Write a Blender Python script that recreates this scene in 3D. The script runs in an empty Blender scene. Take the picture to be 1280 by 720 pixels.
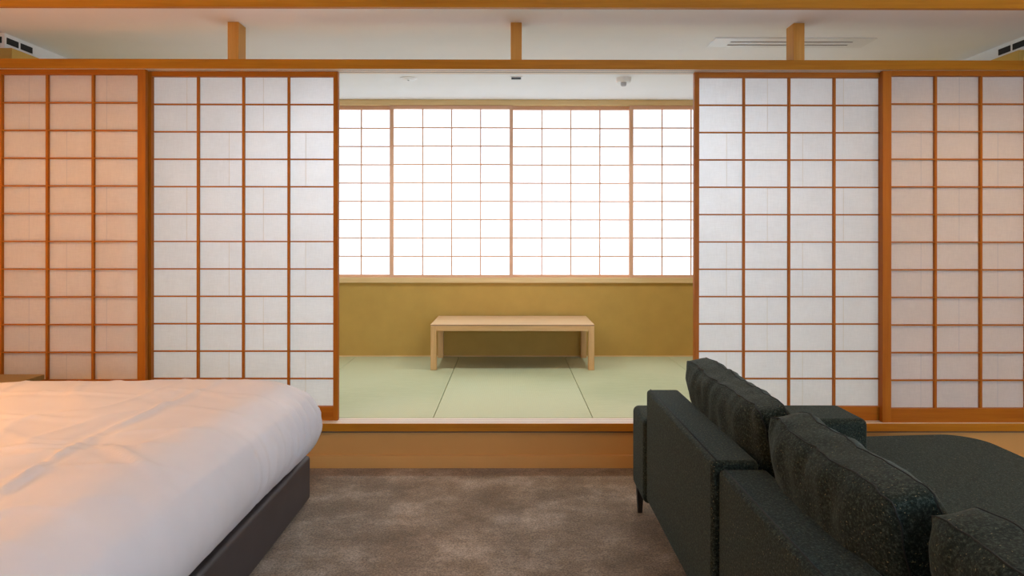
import bpy, bmesh, math, random
from mathutils import Vector, Matrix, noise

random.seed(7)
S = bpy.context.scene
COL = S.collection
R = math.radians

# ------------------------------------------------------------------ camera
cam_d = bpy.data.cameras.new('camera')
cam = bpy.data.objects.new('camera', cam_d)
COL.objects.link(cam)
cam_d.sensor_width = 36.0
cam_d.lens = 36.0 * 800.0 / 1280.0
cam_d.shift_y = -62.0 / 1280.0
cam_d.clip_start = 0.02
cam.matrix_world = (Matrix.Translation((0, 0, 1.306)) @ Matrix.Rotation(-0.0034, 4, 'Z')
                    @ Matrix.Rotation(math.pi / 2, 4, 'X') @ Matrix.Rotation(0.0009, 4, 'Z'))
S.camera = cam

# ------------------------------------------------------------------ world, light levels, exposure
w = bpy.data.worlds.new('world')
S.world = w
w.use_nodes = True
w.node_tree.nodes['Background'].inputs[0].default_value = (0.75, 0.85, 1.0, 1)
w.node_tree.nodes['Background'].inputs[1].default_value = 0.4
S.view_settings.view_transform = 'Standard'
S.view_settings.look = 'None'
S.view_settings.gamma = 1.0
S.view_settings.exposure = 0.6
try:
    S.view_settings.use_curve_mapping = False
except Exception:
    pass

WINDOW_GLOW = 0.95            # daylight on the paper of the far window screens
FILL_WINDOW_GLOW = 3.0       # fill light from an added curtained window behind the camera
LAMP_W = 46.0                # guessed bedside wall lamps, out of view
DOWN_W = 72.0                # added warm ceiling downlights, out of view
TATAMI_DOWN_W = 33.0         # added neutral downlights, hidden by the lintel

# ------------------------------------------------------------------ materials
def new_mat(name):
    m = bpy.data.materials.new(name)
    m.use_nodes = True
    nt = m.node_tree
    return m, nt, nt.nodes['Principled BSDF'], nt.nodes['Material Output']

def nd(nt, t, **kw):
    n = nt.nodes.new(t)
    for k, v in kw.items():
        setattr(n, k, v)
    return n

def coords(nt, scale, rnd=True):
    tc = nd(nt, 'ShaderNodeTexCoord')
    mp = nd(nt, 'ShaderNodeMapping')
    mp.inputs['Scale'].default_value = scale
    if rnd:
        oi = nd(nt, 'ShaderNodeObjectInfo')
        ml = nd(nt, 'ShaderNodeMath', operation='MULTIPLY')
        ml.inputs[1].default_value = 37.0
        ad = nd(nt, 'ShaderNodeVectorMath', operation='ADD')
        nt.links.new(oi.outputs['Random'], ml.inputs[0])
        nt.links.new(tc.outputs['Object'], ad.inputs[0])
        nt.links.new(ml.outputs[0], ad.inputs[1])
        nt.links.new(ad.outputs[0], mp.inputs['Vector'])
    else:
        nt.links.new(tc.outputs['Object'], mp.inputs['Vector'])
    return mp.outputs[0]

def ramp(nt, fac, stops):
    r = nd(nt, 'ShaderNodeValToRGB')
    e = r.color_ramp.elements
    while len(e) < len(stops):
        e.new(0.5)
    for el, (p, c) in zip(e, stops):
        el.position = p
        el.color = (*c, 1)
    nt.links.new(fac, r.inputs[0])
    return r.outputs[0]

def noise_tex(nt, vec, scale, detail=3.0, rough=0.55):
    n = nd(nt, 'ShaderNodeTexNoise')
    n.inputs['Scale'].default_value = scale
    n.inputs['Detail'].default_value = detail
    n.inputs['Roughness'].default_value = rough
    nt.links.new(vec, n.inputs['Vector'])
    return n.outputs['Fac']

def bump(nt, bsdf, fac, strength, dist):
    b = nd(nt, 'ShaderNodeBump')
    b.inputs['Strength'].default_value = strength
    b.inputs['Distance'].default_value = dist
    nt.links.new(fac, b.inputs['Height'])
    nt.links.new(b.outputs[0], bsdf.inputs['Normal'])

def plain(name, col, rough=0.6, var=0.06, scale=6.0, bmp=0.0, bscale=60.0, metal=0.0):
    m, nt, b, o = new_mat(name)
    v = coords(nt, (1, 1, 1))
    f = noise_tex(nt, v, scale)
    lo = tuple(c * (1 - var) for c in col)
    hi = tuple(min(1, c * (1 + var)) for c in col)
    nt.links.new(ramp(nt, f, [(0.3, lo), (0.7, hi)]), b.inputs['Base Color'])
    b.inputs['Roughness'].default_value = rough
    b.inputs['Metallic'].default_value = metal
    if bmp:
        bump(nt, b, noise_tex(nt, v, bscale, 2.0), bmp, 0.002)
    return m

def wood(name, dark, light, axis, rough=0.45, k=1.0):
    """grain runs along axis (0 x, 1 y, 2 z)"""
    m, nt, b, o = new_mat(name)
    sc = [26.0 * k, 26.0 * k, 26.0 * k]
    sc[axis] = 1.3 * k
    v = coords(nt, tuple(sc))
    f = noise_tex(nt, v, 1.6, 5.0, 0.6)
    sc2 = [120.0, 120.0, 120.0]
    sc2[axis] = 4.0
    f2 = noise_tex(nt, coords(nt, tuple(sc2)), 2.0, 2.0)
    mx = nd(nt, 'ShaderNodeMath', operation='MULTIPLY_ADD')
    mx.inputs[1].default_value = 0.35
    nt.links.new(f2, mx.inputs[0])
    nt.links.new(f, mx.inputs[2])
    nt.links.new(ramp(nt, mx.outputs[0], [(0.45, dark), (0.9, light)]), b.inputs['Base Color'])
    b.inputs['Roughness'].default_value = rough
    b.inputs['Specular IOR Level'].default_value = 0.25
    bump(nt, b, f2, 0.12, 0.001)
    return m

def woods(name, dark, light, rough=0.45):
    return [wood(name + s, dark, light, a, rough) for a, s in enumerate(('_x', '_y', '_z'))]

CEDAR = woods('cedar', (0.41, 0.150, 0.006), (0.54, 0.215, 0.012))
FRAME = woods('shoji_frame', (0.36, 0.100, 0.003), (0.47, 0.150, 0.006), 0.5)
POST = woods('transom_post_wood', (0.55, 0.255, 0.045), (0.68, 0.35, 0.085))
PALE = woods('pale_cypress', (0.80, 0.55, 0.25), (0.90, 0.66, 0.33))
TRACKW = wood('lit_track_wood', (0.84, 0.72, 0.60), (0.92, 0.82, 0.70), 0)  # paler wood: light on sill top and lintel underside put into the colour
WINFRAME = woods('window_screen_frame', (0.78, 0.44, 0.27), (0.86, 0.52, 0.34))  # paler wood: halation around the bright paper put into the colour
OAK = woods('oak', (0.62, 0.36, 0.14), (0.78, 0.49, 0.22), 0.4)
TOPW = wood('oak_top_lit', (0.70, 0.45, 0.25), (0.84, 0.58, 0.35), 0, 0.3)  # paler oak: reflected light on the tabletop put into the colour
BROWN = woods('nightstand_wood', (0.30, 0.19, 0.06), (0.38, 0.25, 0.08), 0.5)

def paper_mat(name, emit=0.0, ecol=(1, 1, 1), trans=0.5, tint=(0.89, 0.90, 0.94)):
    m, nt, b, o = new_mat(name)
    nt.nodes.remove(b)
    v = coords(nt, (1, 1, 1))
    f1 = noise_tex(nt, coords(nt, (22, 1, 190)), 1.0, 4.0)
    f2 = noise_tex(nt, coords(nt, (190, 1, 22)), 1.0, 4.0)
    f3 = noise_tex(nt, v, 5.0, 3.0)
    a1 = nd(nt, 'ShaderNodeMath', operation='ADD')
    nt.links.new(f1, a1.inputs[0]); nt.links.new(f2, a1.inputs[1])
    a2 = nd(nt, 'ShaderNodeMath', operation='ADD')
    nt.links.new(a1.outputs[0], a2.inputs[0]); nt.links.new(f3, a2.inputs[1])
    dv = nd(nt, 'ShaderNodeMath', operation='DIVIDE')
    dv.inputs[1].default_value = 3.0
    nt.links.new(a2.outputs[0], dv.inputs[0])
    c = ramp(nt, dv.outputs[0], [(0.35, tuple(x * 0.93 for x in tint)), (0.65, tuple(min(1, x * 1.04) for x in tint))])
    d = nd(nt, 'ShaderNodeBsdfDiffuse')
    t = nd(nt, 'ShaderNodeBsdfTranslucent')
    nt.links.new(c, d.inputs['Color']); nt.links.new(c, t.inputs['Color'])
    mx = nd(nt, 'ShaderNodeMixShader')
    mx.inputs[0].default_value = trans
    nt.links.new(d.outputs[0], mx.inputs[1]); nt.links.new(t.outputs[0], mx.inputs[2])
    out = mx.outputs[0]
    if emit > 0:
        e = nd(nt, 'ShaderNodeEmission')
        e.inputs['Strength'].default_value = emit
        mc = nd(nt, 'ShaderNodeMix', data_type='RGBA', blend_type='MULTIPLY')
        mc.inputs[0].default_value = 1.0
        nt.links.new(c, mc.inputs[6]); mc.inputs[7].default_value = (*ecol, 1)
        nt.links.new(mc.outputs[2], e.inputs['Color'])
        ad = nd(nt, 'ShaderNodeAddShader')
        nt.links.new(out, ad.inputs[0]); nt.links.new(e.outputs[0], ad.inputs[1])
        out = ad.outputs[0]
    nt.links.new(out, o.inputs['Surface'])
    return m

PAPER = paper_mat('shoji_paper', trans=0.74)
PAPER_DIM = paper_mat('dim_shoji_paper', trans=0.35, tint=(0.94, 0.88, 0.80))  # same paper; warm lamplight and weak backlight put into its tint and opacity
PAPER_SEAM = paper_mat('glued_paper_seam', trans=0.45, tint=(0.80, 0.77, 0.73))
PAPER_LIT = paper_mat('daylit_shoji_paper', WINDOW_GLOW, (0.78, 0.91, 1.0), 0.3)
CURTAIN_FILL = paper_mat('glowing_fill_curtain', FILL_WINDOW_GLOW, (0.62, 0.82, 1.0), 0.3)

WHITE = plain('white_ceiling', (0.92, 0.92, 0.92), 0.9, 0.012, 3.0, 0.05, 240)
WHITEP = plain('white_plastic', (0.84, 0.84, 0.83), 0.45, 0.01)
CREAM = plain('cream_wallpaper', (0.78, 0.72, 0.62), 0.85, 0.03, 4, 0.05, 200)
OCHRE = plain('ochre_plaster', (0.58, 0.360, 0.085), 0.9, 0.05, 5, 0.15, 260)
STEPM = plain('step_board', (0.64, 0.330, 0.092), 0.7, 0.03, 3)
BASEM = plain('baseboard_wood', (0.68, 0.360, 0.105), 0.55, 0.03, 3)
DARKM = plain('dark_recess', (0.015, 0.014, 0.013), 0.8, 0.1)
EDGE_SHADE = plain('table_edge_shade', (0.22, 0.10, 0.06), 0.6, 0.05)  # dark band that paints the shade under the tabletop edge
TRACK = plain('track_shade', (0.13, 0.06, 0.05), 0.5, 0.05)  # dark strips standing for the shade inside the sliding grooves
SHADOWGAP = plain('gap_shade_brown', (0.16, 0.11, 0.08), 0.8, 0.05)
BEDBASE = plain('charcoal_leatherette', (0.060, 0.050, 0.050), 0.55, 0.08, 8, 0.1, 500)
LEGM = plain('black_wood_leg', (0.018, 0.016, 0.015), 0.4, 0.1)
MATTR = plain('mattress_ticking', (0.75, 0.74, 0.74), 0.9, 0.02)

def linen_mat():
    m, nt, b, o = new_mat('white_linen')
    v = coords(nt, (1, 1, 1))
    nt.links.new(ramp(nt, noise_tex(nt, v, 3.0), [(0.3, (0.72, 0.70, 0.715)), (0.7, (0.78, 0.76, 0.775))]), b.inputs['Base Color'])
    b.inputs['Roughness'].default_value = 0.85
    b.inputs['Sheen Weight'].default_value = 0.15
    bump(nt, b, noise_tex(nt, v, 420.0, 2.0), 0.08, 0.001)
    return m
LINEN = linen_mat()

def fabric_mat():
    m, nt, b, o = new_mat('green_tweed')
    v = coords(nt, (1, 1, 1), False)
    f = noise_tex(nt, v, 150.0, 4.0, 0.8)
    base = ramp(nt, f, [(0.34, (0.0025, 0.005, 0.004)), (0.50, (0.0120, 0.0195, 0.0148)), (0.68, (0.060, 0.080, 0.063))])
    f2 = noise_tex(nt, v, 210.0, 1.0, 0.5)
    fl = ramp(nt, f2, [(0.70, (0, 0, 0)), (0.76, (1, 1, 1))])
    mc = nd(nt, 'ShaderNodeMix', data_type='RGBA')
    nt.links.new(fl, mc.inputs[0])
    nt.links.new(base, mc.inputs[6])
    mc.inputs[7].default_value = (0.20, 0.17, 0.09, 1)
    nt.links.new(mc.outputs[2], b.inputs['Base Color'])
    b.inputs['Roughness'].default_value = 0.92
    b.inputs['Specular IOR Level'].default_value = 0.2
    b.inputs['Sheen Weight'].default_value = 0.10
    b.inputs['Sheen Tint'].default_value = (0.85, 1.0, 0.88, 1)
    b.inputs['Sheen Roughness'].default_value = 0.4
    bump(nt, b, f, 0.25, 0.002)
    return m
TWEED = fabric_mat()
SEAM = plain('dark_green_thread', (0.010, 0.014, 0.013), 0.9, 0.1)

def carpet_mat():
    m, nt, b, o = new_mat('taupe_carpet')
    v = coords(nt, (1, 1, 1), False)
    big = noise_tex(nt, coords(nt, (2.8, 3.4, 1), False), 1.0, 5.0, 0.68)
    fine = noise_tex(nt, v, 120.0, 4.0, 0.85)
    mid = noise_tex(nt, v, 38.0, 2.0, 0.7)
    c1 = ramp(nt, big, [(0.34, (0.155, 0.100, 0.052)), (0.50, (0.235, 0.168, 0.106)), (0.68, (0.40, 0.315, 0.235))])  # sheen of the brushed pile painted in as lighter patches
    c2 = ramp(nt, fine, [(0.33, (0.30, 0.28, 0.26)), (0.67, (1.65, 1.65, 1.65))])
    c3 = ramp(nt, mid, [(0.30, (0.88, 0.88, 0.88)), (0.70, (1.1, 1.1, 1.1))])
    m1 = nd(nt, 'ShaderNodeMix', data_type='RGBA', blend_type='MULTIPLY'); m1.inputs[0].default_value = 1
    m2 = nd(nt, 'ShaderNodeMix', data_type='RGBA', blend_type='MULTIPLY'); m2.inputs[0].default_value = 1
    nt.links.new(c1, m1.inputs[6]); nt.links.new(c2, m1.inputs[7])
    nt.links.new(m1.outputs[2], m2.inputs[6]); nt.links.new(c3, m2.inputs[7])
    nt.links.new(m2.outputs[2], b.inputs['Base Color'])
    b.inputs['Roughness'].default_value = 0.95
    b.inputs['Specular IOR Level'].default_value = 0.1
    b.inputs['Sheen Weight'].default_value = 0.3
    bump(nt, b, fine, 0.7, 0.004)
    return m
CARPET = carpet_mat()

def tatami_mat():
    m, nt, b, o = new_mat('green_rush_tatami')
    v = coords(nt, (1, 1, 1), False)
    wv = nd(nt, 'ShaderNodeTexWave', wave_type='BANDS', bands_direction='X')
    wv.inputs['Scale'].default_value = 34.0
    wv.inputs['Distortion'].default_value = 0.6
    nt.links.new(v, wv.inputs['Vector'])
    rush = noise_tex(nt, coords(nt, (8, 420, 8)), 1.0, 3.0, 0.7)
    big = noise_tex(nt, coords(nt, (0.8, 0.8, 1)), 1.0, 1.0)
    ad = nd(nt, 'ShaderNodeMath', operation='ADD')
    nt.links.new(rush, ad.inputs[0]); nt.links.new(big, ad.inputs[1])
    c = ramp(nt, ad.outputs[0], [(0.75, (0.46, 0.49, 0.262)), (1.25, (0.59, 0.61, 0.375))])
    mx = nd(nt, 'ShaderNodeMix', data_type='RGBA', blend_type='MULTIPLY')
    mx.inputs[0].default_value = 1
    nt.links.new(c, mx.inputs[6])
    nt.links.new(ramp(nt, wv.outputs['Fac'], [(0.0, (0.93, 0.93, 0.93)), (0.5, (1.02, 1.02, 1.02))]), mx.inputs[7])
    nt.links.new(mx.outputs[2], b.inputs['Base Color'])
    b.inputs['Roughness'].default_value = 0.55
    b.inputs['Specular IOR Level'].default_value = 0.35
    bump(nt, b, wv.outputs['Fac'], 0.25, 0.0015)
    return m
TATAMI = tatami_mat()

def glow_mat(name, col, strength):
    m, nt, b, o = new_mat(name)
    b.inputs['Base Color'].default_value = (*col, 1)
    b.inputs['Emission Color'].default_value = (*col, 1)
    b.inputs['Emission Strength'].default_value = strength
    return m
LAMPGLOW = glow_mat('warm_lamp_shade', (1.0, 0.62, 0.30), 2.0)
DOWNGLOW = glow_mat('warm_downlight_lens', (1.0, 0.72, 0.45), 6.0)

# ------------------------------------------------------------------ helpers
def link(o, parent=None, loc=(0, 0, 0)):
    COL.objects.link(o)
    if parent is not None:
        o.parent = parent
        o.location = Vector(loc) - PLOC[parent.name]
    else:
        o.location = loc
    PLOC[o.name] = Vector(loc)
    return o
PLOC = {}

def tag(o, label=None, cat=None, group=None, kind=None):
    if label: o['label'] = label
    if cat: o['category'] = cat
    if group: o['group'] = group
    if kind: o['kind'] = kind
    return o

def empty(name, loc):
    o = bpy.data.objects.new(name, None)
    o.empty_display_size = 0.1
    return link(o, None, loc)

def mesh_from(bm, name, mat, smooth=False):
    me = bpy.data.meshes.new(name)
    if smooth:
        for f in bm.faces: f.smooth = True
    bm.to_mesh(me); bm.free()
    if mat: me.materials.append(mat)
    return me

def fix_normals(bm):
    bmesh.ops.recalc_face_normals(bm, faces=bm.faces[:])

CACHE = {}
def box_mesh(name, size, mat, bev=0.0, seg=2, smooth=False):
    key = (tuple(round(s, 5) for s in size), mat.name, bev, seg, smooth)
    if key in CACHE: return CACHE[key]
    bm = bmesh.new()
    bmesh.ops.create_cube(bm, size=1.0)
    for v in bm.verts:
        v.co = Vector((v.co.x * size[0], v.co.y * size[1], v.co.z * size[2]))
    if bev:
        bmesh.ops.bevel(bm, geom=bm.edges[:], offset=bev, segments=seg, profile=0.5, affect='EDGES', clamp_overlap=True)
    CACHE[key] = mesh_from(bm, name, mat, smooth)
    return CACHE[key]

def box(name, x0, x1, y0, y1, z0, z1, mat, parent=None, bev=0.0, seg=2, smooth=False):
    me = box_mesh(name, (x1 - x0, y1 - y0, z1 - z0), mat, bev, seg, smooth)
    o = bpy.data.objects.new(name, me)
    if smooth:
        o.modifiers.new('weighted_normal', 'WEIGHTED_NORMAL').keep_sharp = False
    return link(o, parent, ((x0 + x1) / 2, (y0 + y1) / 2, (z0 + z1) / 2))

def sbox(name, x0, x1, y0, y1, z0, z1, mat, label, cat, bev=0.0):
    return tag(box(name, x0, x1, y0, y1, z0, z1, mat, None, bev), label, cat, None, 'structure')

def lathe(name, pts, mat, loc, parent=None, seg=32):
    """pts: (radius, z) from bottom to top"""
    bm = bmesh.new()
    rings = []
    for r, z in pts:
        if r < 1e-6:
            rings.append([bm.verts.new((0, 0, z))])
        else:
            rings.append([bm.verts.new((r * math.cos(2 * math.pi * i / seg), r * math.sin(2 * math.pi * i / seg), z)) for i in range(seg)])
    for a, b in zip(rings, rings[1:]):
        for i in range(seg):
            j = (i + 1) % seg
            if len(a) == 1 and len(b) == 1: continue
            if len(a) == 1: bm.faces.new((a[0], b[i], b[j]))
            elif len(b) == 1: bm.faces.new((a[i], a[j], b[0]))
            else: bm.faces.new((a[i], a[j], b[j], b[i]))
    fix_normals(bm)
    me = mesh_from(bm, name, mat)
    return link(bpy.data.objects.new(name, me), parent, loc)

def tube(name, pts, r, mat, parent, origin, closed=False, seg=6):
    """thin round cord through world-space points; object origin at origin"""
    bm = bmesh.new()
    P = [Vector(p) - Vector(origin) for p in pts]
    n = len(P)
    rings = []
    for i, p in enumerate(P):
        a = P[(i - 1) % n] if (closed or i > 0) else P[i]
        b = P[(i + 1) % n] if (closed or i < n - 1) else P[i]
        t = (b - a).normalized()
        u = t.cross(Vector((0.31, 0.17, 0.93))).normalized()
        v = t.cross(u)
        rings.append([bm.verts.new(p + r * (math.cos(2 * math.pi * k / seg) * u + math.sin(2 * math.pi * k / seg) * v)) for k in range(seg)])
    for i in range(n if closed else n - 1):
        a, b = rings[i], rings[(i + 1) % n]
        for k in range(seg):
            bm.faces.new((a[k], a[(k + 1) % seg], b[(k + 1) % seg], b[k]))
    if not closed:
        bm.faces.new(rings[0]); bm.faces.new(rings[-1])
    fix_normals(bm)
    return link(bpy.data.objects.new(name, mesh_from(bm, name, mat, True)), parent, origin)

# ------------------------------------------------------------------ key measures (metres)
XL, XR = -3.26, 3.29            # main room side walls
YB = -2.2                       # wall behind the camera
YF = 3.628                      # front face of the shoji partition
YT = 3.742                      # tatami begins
YW = 5.69                       # window wall
ZT = 0.2585                     # tatami level
ZS = 0.256                      # sill top
ZK = 2.266                      # underside of lintel
ZC = 2.535                      # ceiling

# ------------------------------------------------------------------ room shell
sbox('floor', XL - 0.1, XR + 0.1, YB - 0.1, YF + 0.03, -0.08, 0.0, CARPET, 'taupe cut pile carpet with brushed pile sheen painted as lighter patches between bed and sofa', 'carpet')
sbox('ceiling', XL - 0.1, XR + 0.1, YB - 0.1, YW + 0.3, ZC, ZC + 0.08, WHITE, 'flat white ceiling running over both rooms', 'ceiling')
sbox('wall_left', XL - 0.1, XL, YB, YW + 0.12, 0, ZC, CREAM, 'cream wall at the head of the bed', 'wall')
sbox('wall_right', XR, XR + 0.1, YB, YW + 0.12, 0, ZC, CREAM, 'cream wall facing the sofa seat', 'wall')

# wall behind the camera with an added window that gives fill light
wb = empty('wall_back', (0, YB, 0)); tag(wb, 'cream wall with an added glowing curtained window opposite the tatami room', 'wall', None, 'structure')
WA, WB_, WZ0, WZ1 = 0.3, 3.1, 0.35, 2.25
box('wall_panel', XL, WA, YB - 0.1, YB, 0, ZC, CREAM, wb)
box('wall_panel', WB_, XR, YB - 0.1, YB, 0, ZC, CREAM, wb)
box('wall_panel', WA, WB_, YB - 0.1, YB, 0, WZ0, CREAM, wb)
box('wall_panel', WA, WB_, YB - 0.1, YB, WZ1, ZC, CREAM, wb)
win = empty('added_window', (0, YB, WZ0)); tag(win, 'added wide window with glowing curtain for fill light opposite the tatami room', 'window', None, 'structure')
box('window_frame', WA, WB_, YB - 0.06, YB - 0.02, WZ0, WZ0 + 0.04, CEDAR[0], win)
box('window_frame', WA, WB_, YB - 0.06, YB - 0.02, WZ1 - 0.04, WZ1, CEDAR[0], win)
for x in (WA, 1.68, WB_ - 0.04):
    box('window_frame', x, x + 0.04, YB - 0.06, YB - 0.02, WZ0 + 0.04, WZ1 - 0.04, CEDAR[2], win)
box('fill_curtain', WA, WB_, YB - 0.085, YB - 0.08, WZ0, WZ1, CURTAIN_FILL, win)

# step up to the tatami room
sbox('wall_step', XL, XR, YF + 0.022, YF + 0.10, 0.0, 0.200, STEPM, 'tan riser board under the tatami room sill', 'riser')
sbox('baseboard_step', XL, XR, YF + 0.006, YF + 0.0215, 0.0, 0.073, BASEM, 'tan baseboard strip at the foot of the tatami step', 'baseboard', 0.002)
sbox('trim_1', XL, XR, YF + 0.016, YF + 0.10, 0.2005, 0.2105, SHADOWGAP, 'dark strip painted as the shade under the wooden sill', 'trim')  # shade below the sill overhang, put in as a dark strip
sill = empty('trim_2', (0, YF, 0.211)); tag(sill, 'cypress sill with two sliding tracks at the tatami step', 'sill', None, 'structure')
box('sill_front', XL, XR, YF, YF + 0.006, 0.211, ZS - 0.0004, CEDAR[0], sill, 0.0015, 1)
box('sill_board', XL, XR, YF + 0.006, YT - 0.003, 0.211, ZS - 0.003, PALE[0], sill)
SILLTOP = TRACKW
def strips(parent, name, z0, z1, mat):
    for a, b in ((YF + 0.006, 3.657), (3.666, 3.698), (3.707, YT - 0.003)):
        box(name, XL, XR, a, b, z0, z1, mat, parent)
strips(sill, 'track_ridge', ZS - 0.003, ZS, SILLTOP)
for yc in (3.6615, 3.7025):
    box('groove_shade', XL, XR, yc - 0.0045, yc + 0.0045, ZS - 0.0029, ZS - 0.0006, TRACK, sill)

# lintel with sliding grooves
lin = empty('trim_3', (0, YF, ZK)); tag(lin, 'long brown wooden lintel above the sliding paper screens', 'lintel', None, 'structure')
box('lintel_beam', XL, XR, YF, YT, ZK + 0.0105, 2.3196, CEDAR[0], lin)
box('lintel_lip', XL, XR, YF, YF + 0.005, ZK, ZK + 0.0105, CEDAR[0], lin)
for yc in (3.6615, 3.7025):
    box('groove_shade', XL, XR, yc - 0.006, yc + 0.006, ZK + 0.0010, ZK + 0.0105, TRACK, lin)
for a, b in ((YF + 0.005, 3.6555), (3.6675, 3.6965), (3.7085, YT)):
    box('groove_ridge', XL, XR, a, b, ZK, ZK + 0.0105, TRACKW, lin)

# transom posts
for i, (x0, x1, lab) in enumerate(((-1.605, -1.541, 'short square wooden post on the lintel above the screen beside the bed'),
                                   (0.004, 0.067, 'short square wooden post on the lintel above the open doorway'),
                                   (1.616, 1.679, 'short square wooden post on the lintel in front of the ceiling air outlet'))):
    sbox('trim_%d' % (4 + i), x0, x1, YF + 0.012, YT - 0.002, 2.3196, ZC, POST[2], lab, 'post', 0.003)

# beam across the main room ceiling
sbox('trim_7', XL, XR, 2.972, 2.996, 2.379, ZC, CEDAR[0], 'wide wooden beam across the ceiling above bed and sofa', 'beam')

# tatami room floor: base and single mats
tf = sbox('floor_tatami', XL, XR, YF + 0.101, YW + 0.2, 0.0, ZT - 0.03, SHADOWGAP, 'raised floor of green tatami mats', 'floor')
mx = [-3.24, -2.272, -1.360, -0.4466, 0.4855, 1.403, 2.320, 3.27]
for a, b in zip(mx, mx[1:]):
    box('tatami_mat', a + 0.0018, b - 0.0018, YT, YW - 0.016, ZT - 0.03, ZT, TATAMI, tf, 0.003, 2)

# window wall of the tatami room
WX0, WX1 = -2.17, 2.17
ww = empty('wall_window', (0, YW, ZT)); tag(ww, 'ochre plaster wall under and beside the bright screens', 'wall', None, 'structure')
box('plaster_panel', XL, XR, YW, YW + 0.12, ZT - 0.03, 0.912, OCHRE, ww)
box('plaster_panel', XL, WX0, YW, YW + 0.12, 0.912, ZC, OCHRE, ww)
box('plaster_panel', WX1, XR, YW, YW + 0.12, 0.912, ZC, OCHRE, ww)
box('floor_strip', -2.98, 3.05, YW - 0.0145, YW, ZT - 0.03, ZT + 0.006, PALE[0], ww, 0.001)
sbox('trim_8', WX0, WX1, YW - 0.022, YW + 0.12, 0.912, 0.9575, PALE[0], 'pale wooden ledge under the bright window screens', 'ledge', 0.002)
sbox('trim_9', WX0, WX1, YW - 0.022, YW + 0.12, 2.4866, ZC, PALE[0], 'pale wooden head rail above the bright window screens', 'head rail', 0.002)

# side walls of the tatami room, with a white air slot box on top of each
for nm, x0, x1, vx0, vx1, lab in (('wall_tatami_left', XL, -2.985, XL, -3.03, 'ochre side wall of the tatami room behind the screens by the bed'),
                                  ('wall_tatami_right', 3.065, XR, 3.115, XR, 'ochre side wall of the tatami room behind the screens by the sofa')):
    sbox(nm, x0, x1, 3.845, YW, ZT - 0.03, 2.444, OCHRE, lab, 'wall')
    left = x0 < 0
    g = empty('air_grille', ((vx0 + vx1) / 2, 4.0, 2.444))
    tag(g, 'white air outlet with black slots above ochre wall at the %s end' % ('bed' if left else 'sofa'), 'air vent')
    box('grille_body', vx0, vx1, 3.845, YW, 2.444, ZC, WHITEP, g)
    fx = vx1 if left else vx0
    sgn = 1 if left else -1
    for a, b in ((3.862, 3.955), (3.972, 4.07)):
        xx = sorted((fx, fx + sgn * 0.002))
        box('slot', xx[0], xx[1], a, b, 2.474, 2.512, DARKM, g)
    xs = (XL + 0.01, -3.045) if left else (3.13, XR - 0.01)
    box('slot', xs[0], xs[1], 3.843, 3.845, 2.474, 2.512, DARKM, g)

# unseen partitions added behind the two outer screens to block window light
sbox('wall_lightblock_left', XL, -2.115, 3.745, 3.80, ZT + 0.001, 2.29, OCHRE, 'unseen ochre partition added to block light behind the beige screen by the bed', 'partition')
sbox('wall_lightblock_right', 2.150, XR, 3.745, 3.80, ZT + 0.001, 2.29, OCHRE, 'unseen ochre partition added to block light behind the beige screen by the chaise', 'partition')

# ------------------------------------------------------------------ sliding paper screens
def paper_quad(name, x0, x1, z0, z1, y, mat, parent):
    cx, cz = (x0 + x1) / 2, (z0 + z1) / 2
    key = ('pq', round(x1 - x0, 5), round(z1 - z0, 5), mat.name)
    if key not in CACHE:
        bm = bmesh.new()
        hx, hz = (x1 - x0) / 2, (z1 - z0) / 2
        bm.faces.new([bm.verts.new(p) for p in ((-hx, 0, -hz), (hx, 0, -hz), (hx, 0, hz), (-hx, 0, hz))])
        CACHE[key] = mesh_from(bm, name, mat)
    return link(bpy.data.objects.new(name, CACHE[key]), parent, (cx, y, cz))

def shoji(name, label, cat, xi0, xi1, sl, sr, yf, th, z0, z1, zi0, zi1, cols, rows, bw, bh, bd, sheet, offs, pmat, frame):
    """xi0..xi1 inner width, sl/sr stile widths, zi0..zi1 inner height; paper on the far face"""
    e = empty(name, ((xi0 + xi1) / 2, yf + th / 2, z0))
    tag(e, label, cat, None, 'structure')
    yb = yf + th
    box('stile', xi0 - sl, xi0, yf, yb, z0, z1, frame[2], e, 0.0012, 1)
    box('stile', xi1, xi1 + sr, yf, yb, z0, z1, frame[2], e, 0.0012, 1)
    box('rail', xi0, xi1, yf + 0.001, yb, z0, zi0, frame[0], e, 0.0012, 1)
    box('rail', xi0, xi1, yf + 0.001, yb, zi1, z1, frame[0], e, 0.0012, 1)
    cw = (xi1 - xi0) / cols
    rh = (zi1 - zi0) / rows
    yp = yb - 0.003
    for i in range(1, cols):
        x = xi0 + cw * i
        box('lattice_bar', x - bw / 2, x + bw / 2, yp - 0.001 - bd, yp - 0.001, zi0, zi1, frame[2], e)
    for j in range(1, rows):
        z = zi0 + rh * j
        box('lattice_bar', xi0, xi1, yp - 0.0013 - bd * 0.86, yp - 0.0013, z - bh / 2, z + bh / 2, frame[0], e)
    # paper: strips two rows tall, each of several sheets that overlap by a few millimetres
    n = math.ceil(rows / 2)
    for k in range(n):
        zt = zi1 - 2 * k * rh
        zb = max(zi0, zt - 2 * rh)
        xs = [xi0]
        x = xi0 + offs[k % 2]
        while x < xi1 - 0.01:
            if x > xi0 + 0.01: xs.append(x)
            x += sheet
        xs.append(xi1)
        for q, (a, b) in enumerate(zip(xs, xs[1:])):
            paper_quad('paper_sheet', a, b, zb, zt, yp, pmat, e)
            if b < xi1 and pmat is not PAPER_LIT:
                paper_quad('paper_seam', b - 0.0018, b + 0.0018, zb, zt, yp - 0.0006, PAPER_SEAM, e)
    return e

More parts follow.
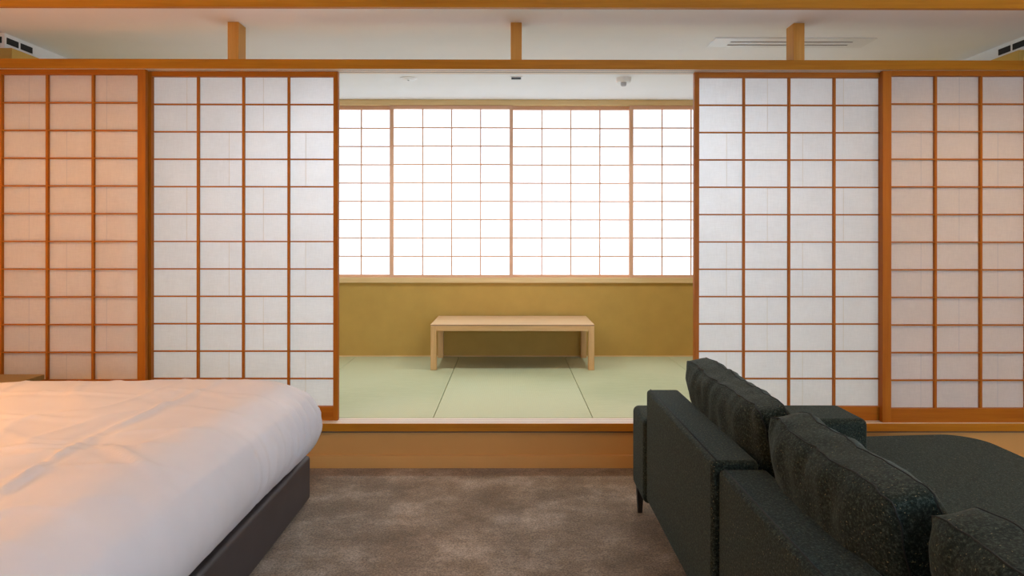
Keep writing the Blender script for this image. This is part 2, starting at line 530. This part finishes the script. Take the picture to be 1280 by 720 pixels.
Z0, Z1, ZI0, ZI1 = ZS + 0.0005, ZK - 0.0006, 0.336, 2.237
common = dict(z0=Z0, z1=Z1, zi0=ZI0, zi1=ZI1, cols=4, rows=12, bw=0.0125, bh=0.0075, bd=0.017, sheet=0.443, pmat=PAPER, frame=FRAME)
shoji('door_1', 'shoji screen with paper tinted lamplit beige behind the bed and nightstand', 'shoji screen', -3.161, -2.118, 0.045, 0.045, 3.6455, 0.031, offs=(0.409, 0.181), **{**common, 'pmat': PAPER_DIM})
shoji('door_2', 'shoji screen with pale white paper between the bed and the open doorway', 'shoji screen', -2.061, -1.0165, 0.045, 0.0275, 3.6865, 0.031, offs=(0.19, 0.4345), **common)
shoji('door_3', 'shoji screen with pale white paper between the open doorway and the sofa cushions', 'shoji screen', 1.0922, 2.1415, 0.0277, 0.040, 3.6865, 0.031, offs=(0.404, 0.1665), **common)
shoji('door_4', 'shoji screen with paper tinted lamplit beige beyond the sofa chaise', 'shoji screen', 2.1786, 3.222, 0.050, 0.045, 3.6455, 0.031, offs=(0.406, 0.186), **{**common, 'pmat': PAPER_DIM})

wc = dict(z0=0.958, z1=2.486, zi0=0.982, zi1=2.454, cols=4, rows=9, bw=0.0110, bh=0.0110, bd=0.012, sheet=0.47, pmat=PAPER_LIT, frame=WINFRAME)
shoji('window_1', 'bright window shoji screen at the bed end of the window row', 'window screen', -2.13, -1.062, 0.035, 0.035, 5.715, 0.028, offs=(0.2, 0.42), **wc)
shoji('window_2', 'bright window shoji screen above the bed side half of the low table', 'window screen', -1.033, -0.003, 0.034, 0.031, 5.680, 0.028, offs=(0.3, 0.1), **wc)
shoji('window_3', 'bright window shoji screen above the sofa side half of the low table', 'window screen', 0.026, 1.066, 0.033, 0.033, 5.715, 0.028, offs=(0.25, 0.45), **wc)
shoji('window_4', 'bright window shoji screen at the sofa end of the window row', 'window screen', 1.097, 2.13, 0.034, 0.035, 5.680, 0.028, offs=(0.35, 0.12), **wc)

# ------------------------------------------------------------------ low table
tx0, tx1, ty0, ty1, ttop, tap = -0.629, 0.673, 5.083, 5.655, 0.6224, 0.570
lt = empty('low_table', ((tx0 + tx1) / 2, (ty0 + ty1) / 2, ZT))
tag(lt, 'low oak table with square legs on the tatami under the window', 'table')
box('tabletop', tx0, tx1, ty0, ty1, 0.6165, ttop, TOPW, lt, 0.002, 2)
box('edge_shade', tx0 + 0.002, tx1 - 0.002, ty0 + 0.002, ty1 - 0.002, 0.6112, 0.6164, EDGE_SHADE, lt)
lw = 0.047
box('apron', tx0 + lw, tx1 - lw, ty0, ty0 + 0.024, tap, 0.611, OAK[0], lt, 0.001, 1)
box('apron', tx0 + lw, tx1 - lw, ty1 - 0.024, ty1, tap, 0.611, OAK[0], lt, 0.001, 1)
box('apron', tx0, tx0 + 0.024, ty0 + lw, ty1 - lw, tap, 0.611, OAK[1], lt, 0.001, 1)
box('apron', tx1 - 0.024, tx1, ty0 + lw, ty1 - lw, tap, 0.611, OAK[1], lt, 0.001, 1)
for x in (tx0, tx1 - lw):
    for y in (ty0, ty1 - lw):
        box('leg', x, x + lw, y, y + lw, ZT, 0.611, OAK[2], lt, 0.002, 1)

# ------------------------------------------------------------------ bed
bed = empty('bed', (-2.05, 2.05, 0))
tag(bed, 'low bed on a charcoal upholstered base beside the carpet', 'bed')
BX0, BX1, BY0, BY1 = -3.20, -0.984, 0.90, 3.17
box('bed_base', BX0, BX1, BY0, BY1, 0.018, 0.235, BEDBASE, bed, 0.018, 4, True)
box('mattress', BX0, BX1 - 0.09, BY0 + 0.09, BY1 - 0.09, 0.236, 0.53, MATTR, bed, 0.05, 4, True)
for x in (BX0 + 0.1, BX1 - 0.15):
    for y in (BY0 + 0.1, BY1 - 0.15):
        box('foot', x, x + 0.05, y, y + 0.05, 0.0, 0.02, LEGM, bed)

def catmull(P, t):
    n = len(P) - 1
    x = min(max(t, 0.0), 0.99999) * n
    i = int(x); f = x - i
    g = lambda k: Vector(P[min(max(k, 0), n)])
    a, b, c, d = g(i - 1), g(i), g(i + 1), g(i + 2)
    return 0.5 * ((2 * b) + (c - a) * f + (2 * a - 5 * b + 4 * c - d) * f * f + (3 * b - a - 3 * c + d) * f ** 3)

def seg_dist(px, py, a, b):
    ax, ay = a; bx, by = b
    dx, dy = bx - ax, by - ay
    t = max(0, min(1, ((px - ax) * dx + (py - ay) * dy) / (dx * dx + dy * dy)))
    return math.hypot(px - ax - t * dx, py - ay - t * dy), t

def make_duvet():
    PROF = [(0, 0), (0.085, 0.006), (0.165, 0.036), (0.232, 0.085), (0.272, 0.16), (0.272, 0.25), (0.226, 0.33), (0.180, 0.384)]
    U0, U1 = BX0 + 0.02, -1.185      # flat part in x
    V0, V1 = BY0 + 0.20, 2.975       # flat part in y
    TL = 0.50
    nu, nv, nt = 150, 150, 30
    us = [(U0 + (U1 - U0) * i / nu, 0.0) for i in range(nu + 1)] + [(U1, (k + 1) / nt) for k in range(nt)]
    vs = [(V0, -(nt - k) / nt) for k in range(nt)] + [(V0 + (V1 - V0) * i / nv, 0.0) for i in range(nv + 1)] + [(V1, (k + 1) / nt) for k in range(nt)]
    creases = [((-1.33, 1.6), (-1.42, 2.2), 0.014), ((-1.42, 2.2), (-1.38, 2.85), 0.012),
               ((-1.75, 2.02), (-1.33, 2.09), 0.013), ((-1.33, 2.09), (-1.0, 1.85), 0.011),
               ((-2.2, 2.5), (-1.6, 2.38), 0.008), ((-1.9, 1.6), (-1.35, 1.9), 0.006),
               ((-2.4, 2.85), (-1.5, 2.72), 0.008), ((-1.55, 2.88), (-1.15, 2.72), 0.006),
               ((-1.6, 1.45), (-1.15, 1.3), 0.006)]
    bm = bmesh.new()
    grid = []
    for (u, tu) in us:
        row = []
        for (v, tv) in vs:
            av = abs(tv)
            t = max(tu, av)
            if t > 0:
                if tu >= av: ph = math.pi / 4 * (av / tu)
                else: ph = math.pi / 2 - math.pi / 4 * (tu / av)
                dx, dy = math.cos(ph), math.sin(ph) * (1 if tv >= 0 else -1)
                p = catmull(PROF, t)
                out, down = p.x, p.y
            else:
                dx = dy = out = down = ph = 0.0
            x, y = u + dx * out, v + dy * out
            # gathers down the side, stronger towards the corner
            if t > 0.2:
                wgt = min(1, (t - 0.2) / 0.35) * (1 - max(0, (t - 0.85)) / 0.3)
                along = v if tu >= av else u
                cornerness = math.exp(-((abs(v - V1) + abs(u - U1)) / 0.30))
                ang = ph * 0.30 * (1 if tv >= 0 else -1)
                g = math.sin((along + ang) * 78 + 3.2 * t + 3.0 * noise.noise((along * 4, ang * 8, 0)))
                g = math.copysign(abs(g) ** 1.5, g)
                amp = 0.040 * cornerness * (0.5 + 0.8 * abs(noise.noise((along * 4.0, 5.0, ang * 9))))
                g2 = noise.noise((along * 3.5 + 2.5 * t, t * 1.6, ang * 20)) + 0.5 * noise.noise((along * 9 + 5 * t, t * 2.0, 7.0))
                x += dx * wgt * (amp * g + 0.005 * g2); y += dy * wgt * (amp * g + 0.005 * g2)
            z = 0.633 - down
            fall = max(0.0, 1 - t * 1.3)
            hn = 0.010 * noise.noise((x * 1.3 + 7, y * 1.8, 1.0)) + 0.006 * noise.noise((x * 3.1 + y * 1.2, y * 5.2, 4.0))
            rd = abs(noise.noise((x * 2.1 + y * 1.4, y * 3.0 - x * 1.1, 9.0)))
            hn += 0.007 * (1 - min(1, rd * 6)) ** 2
            rd2 = abs(noise.noise((x * 1.2 - y * 1.6 + 5, y * 1.1 + x * 2.2, 19.0)))
            hn += 0.006 * (1 - min(1, rd2 * 9)) ** 2
            for a, b, hgt in creases:
                d, tt = seg_dist(x, y, a, b)
                d += 0.012 * noise.noise((x * 6, y * 6, 2.0))
                hn += hgt * math.exp(-(d / 0.013) ** 2) * math.sin(math.pi * min(0.95, max(0.05, tt))) - hgt * 0.6 * math.exp(-((d - 0.035) / 0.03) ** 2) * 0.5
            z += hn * fall - 0.020 * min(1, max(0, (-1.5 - x) / 1.2))
            # stitched edge line where top turns into side
            if tu > av and t > 0:
                z += 0.003 * math.exp(-((t - 0.42) / 0.02) ** 2)
                x += dx * 0.004 * math.exp(-((t - 0.42) / 0.02) ** 2)
            row.append(bm.verts.new((x, y, z)))
        grid.append(row)
    for i in range(len(grid) - 1):
        for j in range(len(grid[0]) - 1):
            bm.faces.new((grid[i][j], grid[i + 1][j], grid[i + 1][j + 1], grid[i][j + 1]))
    fix_normals(bm)
    o = Vector((-2.0, 2.05, 0.25))
    for v in bm.verts: v.co -= o
    ob = link(bpy.data.objects.new('duvet', mesh_from(bm, 'duvet', LINEN, True)), None, o)
    return tag(ob, 'plump white duvet tucked in over the low bed', 'duvet')
make_duvet()

# nightstand at the head end, beyond the bed
ns = empty('nightstand', (-2.9, 3.42, 0))
tag(ns, 'olive brown wooden nightstand between bed and beige screen', 'nightstand')
box('top', -3.24, -2.58, 3.27, 3.56, 0.522, 0.550, BROWN[0], ns, 0.003, 2)
box('cabinet', -3.23, -2.60, 3.28, 3.55, 0.06, 0.5215, BROWN[2], ns, 0.002, 1)
for x in (-3.22, -2.66):
    for y in (3.29, 3.50):
        box('leg', x, x + 0.04, y, y + 0.04, 0.0, 0.06, BROWN[2], ns)

# ------------------------------------------------------------------ sofa
sf = empty('sofa', (1.3, 2.0, 0))
tag(sf, 'dark green tweed sofa with low back panels and rounded chaise', 'sofa')
# armrest at the far end
box('armrest', 0.592, 1.589, 2.822, 3.091, 0.128, 0.506, TWEED, sf, 0.028, 5, True)
# back modules
box('back_panel', 0.602, 0.745, 1.905, 2.820, 0.150, 0.642, TWEED, sf, 0.016, 4, True)
box('back_panel', 0.620, 0.766, 0.75, 1.902, 0.145, 0.622, TWEED, sf, 0.016, 4, True)
SO = (1.3, 2.0, 0.0)
def seam(pts, r=0.0024):
    return tube('seam', pts, r, SEAM, sf, pts[0])
seam([(0.6185, 1.915, 0.6422), (0.6185, 2.81, 0.6422)])
seam([(0.6365, 0.76, 0.6222), (0.6365, 1.892, 0.6222)])

def rounded_slab(name, outline, z0, z1, r, mat, parent):
    """slab with the given plan outline and rounded upper and lower edges"""
    n = len(outline)
    cx = sum(p[0] for p in outline) / n; cy = sum(p[1] for p in outline) / n
    bm = bmesh.new()
    lo = [bm.verts.new((p[0] - cx, p[1] - cy, 0)) for p in outline]
    hi = [bm.verts.new((p[0] - cx, p[1] - cy, z1 - z0)) for p in outline]
    f1 = bm.faces.new(lo); f2 = bm.faces.new(hi)
    for i in range(n):
        bm.faces.new((lo[i], lo[(i + 1) % n], hi[(i + 1) % n], hi[i]))
    bmesh.ops.bevel(bm, geom=list(f1.edges) + list(f2.edges), offset=r, segments=5, profile=0.5, affect='EDGES')
    fix_normals(bm)
    o = bpy.data.objects.new(name, mesh_from(bm, name, mat, True))
    o.modifiers.new('weighted_normal', 'WEIGHTED_NORMAL').keep_sharp = False
    return link(o, parent, (cx, cy, z0))

def corner(cx, cy, r, a0, a1, k=10):
    return [(cx + r * math.cos(R(a0 + (a1 - a0) * i / k)), cy + r * math.sin(R(a0 + (a1 - a0) * i / k))) for i in range(k + 1)]
out = [(0.75, 1.91), (1.95, 1.91), (2.24, 1.97)] + corner(2.24 - 0.15, 3.10 - 0.15, 0.15, 0, 90) + [(1.595, 3.10), (1.595, 2.816), (0.75, 2.816)]
rounded_slab('chaise_seat', out, 0.14, 0.356, 0.035, TWEED, sf)
out = [(0.772, 0.75), (1.62, 0.75), (1.62, 1.905), (0.772, 1.905)]
rounded_slab('seat', out, 0.14, 0.356, 0.035, TWEED, sf)

def taper_leg(x, y, ztop):
    bm = bmesh.new()
    a = [bm.verts.new((sx * 0.010, sy * 0.010, 0)) for sx, sy in ((-1, -1), (1, -1), (1, 1), (-1, 1))]
    b = [bm.verts.new((sx * 0.017, sy * 0.017, ztop)) for sx, sy in ((-1, -1), (1, -1), (1, 1), (-1, 1))]
    for i in range(4): bm.faces.new((a[i], a[(i + 1) % 4], b[(i + 1) % 4], b[i]))
    bm.faces.new(a); bm.faces.new(b); fix_normals(bm)
    return link(bpy.data.objects.new('leg', mesh_from(bm, 'leg', LEGM)), sf, (x, y, 0))
for x, y, z in ((0.622, 3.055, 0.130), (1.55, 3.055, 0.130), (2.14, 2.98, 0.142), (2.14, 2.05, 0.142), (0.66, 0.80, 0.147), (1.55, 0.82, 0.142)):
    taper_leg(x, y, z)

def cushion(label, y0, y1, xtop, ztop, H, T, lean, seed, yawdeg=0.0):
    """soft box cushion; long side along y, leaning so that its top tips towards -x"""
    L = y1 - y0
    N, M, K = 44, 30, 8
    bm = bmesh.new()
    vd = {}
    def shape(u, v, s):
        # u along length -1..1, v height -1..1, s thickness -1..1
        eu, ev = 1 - abs(u) ** 3.2, 1 - abs(v) ** 2.6
        puff = 0.40 + 0.60 * (max(0, eu) * max(0, ev)) ** 0.55
        # ends draw in a little: edges bow inward between the corners
        yy = u * L / 2 * (1 - 0.030 * (1 - v * v))
        zz = v * H / 2 * (1 - 0.055 * (1 - abs(u) ** 2.0))
        # round the corners in plan
        c = (abs(u) ** 8) * (abs(v) ** 8)
        yy *= 1 - 0.05 * c; zz *= 1 - 0.07 * c
        xx = s * T / 2 * puff
        rim = max(abs(u) ** 6, abs(v) ** 5)
        wr = noise.noise((u * L * 13 + seed, v * 1.5, s * 0.6 + seed * 2)) * 0.012 * abs(v) ** 1.5 * (1 - abs(u) ** 8)
        wr += noise.noise((u * 1.2 + seed, v * 5, s + 4)) * 0.008 * abs(u) ** 2
        wr += noise.noise((u * L * 5 + seed * 3, v * 2.4, s)) * 0.011
        xx += wr * (1 if s > 0 else -1) * abs(s)
        zz += noise.noise((u * L * 7 + seed, s, 3.3)) * 0.004 * rim
        return xx, yy, zz
    def vert(i, j, k):
        key = (i, j, k)
        if key not in vd:
            u, v, s = 2 * i / N - 1, 2 * j / M - 1, 2 * k / K - 1
            x, y, z = shape(u, v, s)
            vd[key] = bm.verts.new((x, y, z))
        return vd[key]
    for i in range(N):
        for j in range(M):
            for k in (0, K):
                bm.faces.new((vert(i, j, k), vert(i + 1, j, k), vert(i + 1, j + 1, k), vert(i, j + 1, k)))
    for i in range(N):
        for k in range(K):
            for j in (0, M):
                bm.faces.new((vert(i, j, k), vert(i + 1, j, k), vert(i + 1, j, k + 1), vert(i, j, k + 1)))
    for j in range(M):
        for k in range(K):
            for i in (0, N):
                bm.faces.new((vert(i, j, k), vert(i, j + 1, k), vert(i, j + 1, k + 1), vert(i, j, k + 1)))
    fix_normals(bm)
    rot = Matrix.Rotation(R(-lean), 4, 'Y') @ Matrix.Rotation(R(yawdeg), 4, 'Z')
    # place so that the middle of the top edge is at (xtop, ztop)
    up = rot @ Vector((0, 0, H / 2))
    c = Vector((xtop, (y0 + y1) / 2, ztop)) - up
    e = empty('back_cushion', c)
    tag(e, label, 'cushion', 'tweed back cushions on the sofa')
    o = link(bpy.data.objects.new('cushion_body', mesh_from(bm, 'cushion_body', TWEED, True)), e, c)
    o.rotation_euler = rot.to_euler()
    for s in (-1, 1):
        loop = []
        for i in range(0, N + 1): loop.append((2 * i / N - 1, 1))
        for j in range(1, M + 1): loop.append((1, 1 - 2 * j / M))
        for i in range(1, N + 1): loop.append((1 - 2 * i / N, -1))
        for j in range(1, M): loop.append((-1, -1 + 2 * j / M))
        pts = [rot @ Vector(shape(u, v, s)) + c for u, v in loop]
        tube('piping', pts, 0.0020, SEAM, e, c, True, 5)
    return e
cushion('dark green back cushion leaning beside the far armrest', 1.925, 2.775, 0.800, 0.800, 0.45, 0.20, 13, 3.0)
cushion('dark green back cushion leaning at the middle of the sofa back', 1.27, 1.90, 0.810, 0.800, 0.45, 0.22, 12, 11.0)
cushion('dark green back cushion on the sofa, farthest from the paper screens', 0.62, 1.235, 0.850, 0.800, 0.45, 0.22, 10, 23.0)

# ------------------------------------------------------------------ ceiling fittings
ac = empty('ceiling_air_outlet', (1.753, 4.0, ZC))
tag(ac, 'flat white rectangular air outlet with two slots in the ceiling', 'air vent')
box('outlet_panel', 1.256, 2.250, 3.904, 4.096, ZC - 0.006, ZC, WHITEP, ac, 0.003, 1)
for y in (3.972, 4.034):
    box('slot', 1.372, 2.130, y - 0.004, y + 0.004, ZC - 0.0075, ZC - 0.006, SHADOWGAP, ac)
    box('louvre', 1.372, 2.130, y + 0.005, y + 0.020, ZC - 0.010, ZC - 0.006, WHITEP, ac, 0.001, 1)

sp = empty('ceiling_recess', (0.046, 4.89, ZC))
tag(sp, 'small square black recessed opening with white rim in the ceiling', 'ceiling recess')
box('recess', 0.011, 0.084, 4.855, 4.928, ZC - 0.0045, ZC, DARKM, sp)
for a in ((0.003, 0.0108, 4.847, 4.936), (0.0842, 0.092, 4.847, 4.936), (0.011, 0.084, 4.847, 4.8548), (0.011, 0.084, 4.9282, 4.936)):
    box('rim', a[0], a[1], a[2], a[3], ZC - 0.006, ZC, WHITEP, sp)

fs = empty('ceiling_sensor', (0.87, 4.9, ZC))
tag(fs, 'round white ceiling detector with a small grey nub', 'detector')
lathe('sensor_base', [(0.0, -0.036), (0.046, -0.036), (0.055, -0.030), (0.058, -0.004), (0.060, 0.0)], WHITEP, (0.87, 4.9, ZC), fs)
lathe('sensor_head', [(0.0, -0.064), (0.016, -0.062), (0.022, -0.052), (0.023, -0.036)], plain('grey_sensor', (0.50, 0.50, 0.51), 0.4, 0.02), (0.87, 4.9, ZC), fs, 24)
fd = empty('ceiling_plate', (-0.78, 4.92, ZC))
tag(fd, 'flat round white cover plate on the tatami room ceiling', 'ceiling plate')
lathe('plate', [(0.0, -0.014), (0.030, -0.013), (0.062, -0.004), (0.066, 0.0)], WHITEP, (-0.78, 4.92, ZC), fd)
lathe('hub', [(0.0, -0.019), (0.006, -0.019), (0.008, -0.0135)], plain('grey_hub', (0.45, 0.45, 0.45), 0.4, 0.02), (-0.78, 4.92, ZC), fd, 12)

# ------------------------------------------------------------------ unseen lamps, put in to light the rooms
def downlight(x, y, watts, col, label, blend=0.9, size=150):  # downlights are added for their light, out of the camera's view
    e = empty('downlight', (x, y, ZC)); tag(e, label, 'downlight', 'added ceiling downlights')
    lathe('trim_ring', [(0.036, -0.004), (0.048, -0.004), (0.050, 0.0), (0.036, 0.0), (0.036, -0.004)], WHITEP, (x, y, ZC), e, 24)
    lathe('lens', [(0.0, -0.002), (0.035, -0.002), (0.035, 0.0), (0.0, 0.0)], DOWNGLOW, (x, y, ZC), e, 20)
    l = bpy.data.lights.new('downlight_beam', 'SPOT'); l.energy = watts; l.color = col
    l.spot_size = R(size); l.spot_blend = blend; l.shadow_soft_size = 0.05
    o = bpy.data.objects.new('downlight_beam', l); link(o, e, (x, y, ZC - 0.02))
WARM = (1.0, 0.60, 0.28)
downlight(-2.4, 2.0, DOWN_W * 0.5, WARM, 'added warm recessed downlight in the ceiling above the bed', 0.4, 168)
downlight(2.6, 2.0, DOWN_W * 0.62, WARM, 'added warm recessed downlight in the ceiling above the chaise', 0.4, 168)
NEUTRAL = (0.90, 0.96, 1.0)  # added pair that brightens the tatami room from behind the lintel
for x, l in ((-0.9, 'added neutral downlight, hidden by the lintel, on the bed side'), (0.9, 'added neutral downlight, hidden by the lintel, on the sofa side')):
    downlight(x, 4.62, TATAMI_DOWN_W, NEUTRAL, l, 0.7, 158)

def wall_lamp(y, watts, label):  # unseen lamps, guessed to give the warm light on the bed
    e = empty('wall_lamp', (XL, y, 1.2)); tag(e, label, 'lamp', 'guessed bedside wall lamps')
    box('wall_plate', XL, XL + 0.015, y - 0.05, y + 0.05, 1.15, 1.25, PALE[2], e, 0.002, 1)
    box('arm', XL + 0.015, XL + 0.10, y - 0.008, y + 0.008, 1.19, 1.206, PALE[0], e)
    lathe('lamp_shade', [(0.075, -0.08), (0.065, 0.08), (0.063, 0.08), (0.073, -0.08), (0.075, -0.08)], LAMPGLOW, (XL + 0.175, y, 1.2), e, 28)
    lathe('shade_cap', [(0.0, 0.078), (0.062, 0.078), (0.062, 0.080), (0.0, 0.080)], PALE[0], (XL + 0.175, y, 1.2), e, 28)
    l = bpy.data.lights.new('bulb', 'SPOT'); l.energy = watts; l.color = (1.0, 0.36, 0.065); l.shadow_soft_size = 0.08
    l.spot_size = R(150); l.spot_blend = 0.8
    o = bpy.data.objects.new('bulb', l); link(o, e, (XL + 0.175, y, 1.115))
    o.rotation_euler = (0, R(-32), 0)
wall_lamp(1.10, LAMP_W * 1.9, 'guessed wall lamp with warm glowing shade at the bed head, away from the screens')
wall_lamp(2.3, LAMP_W * 0.72, 'guessed wall lamp with warm glowing shade at the bed head, near the screens')
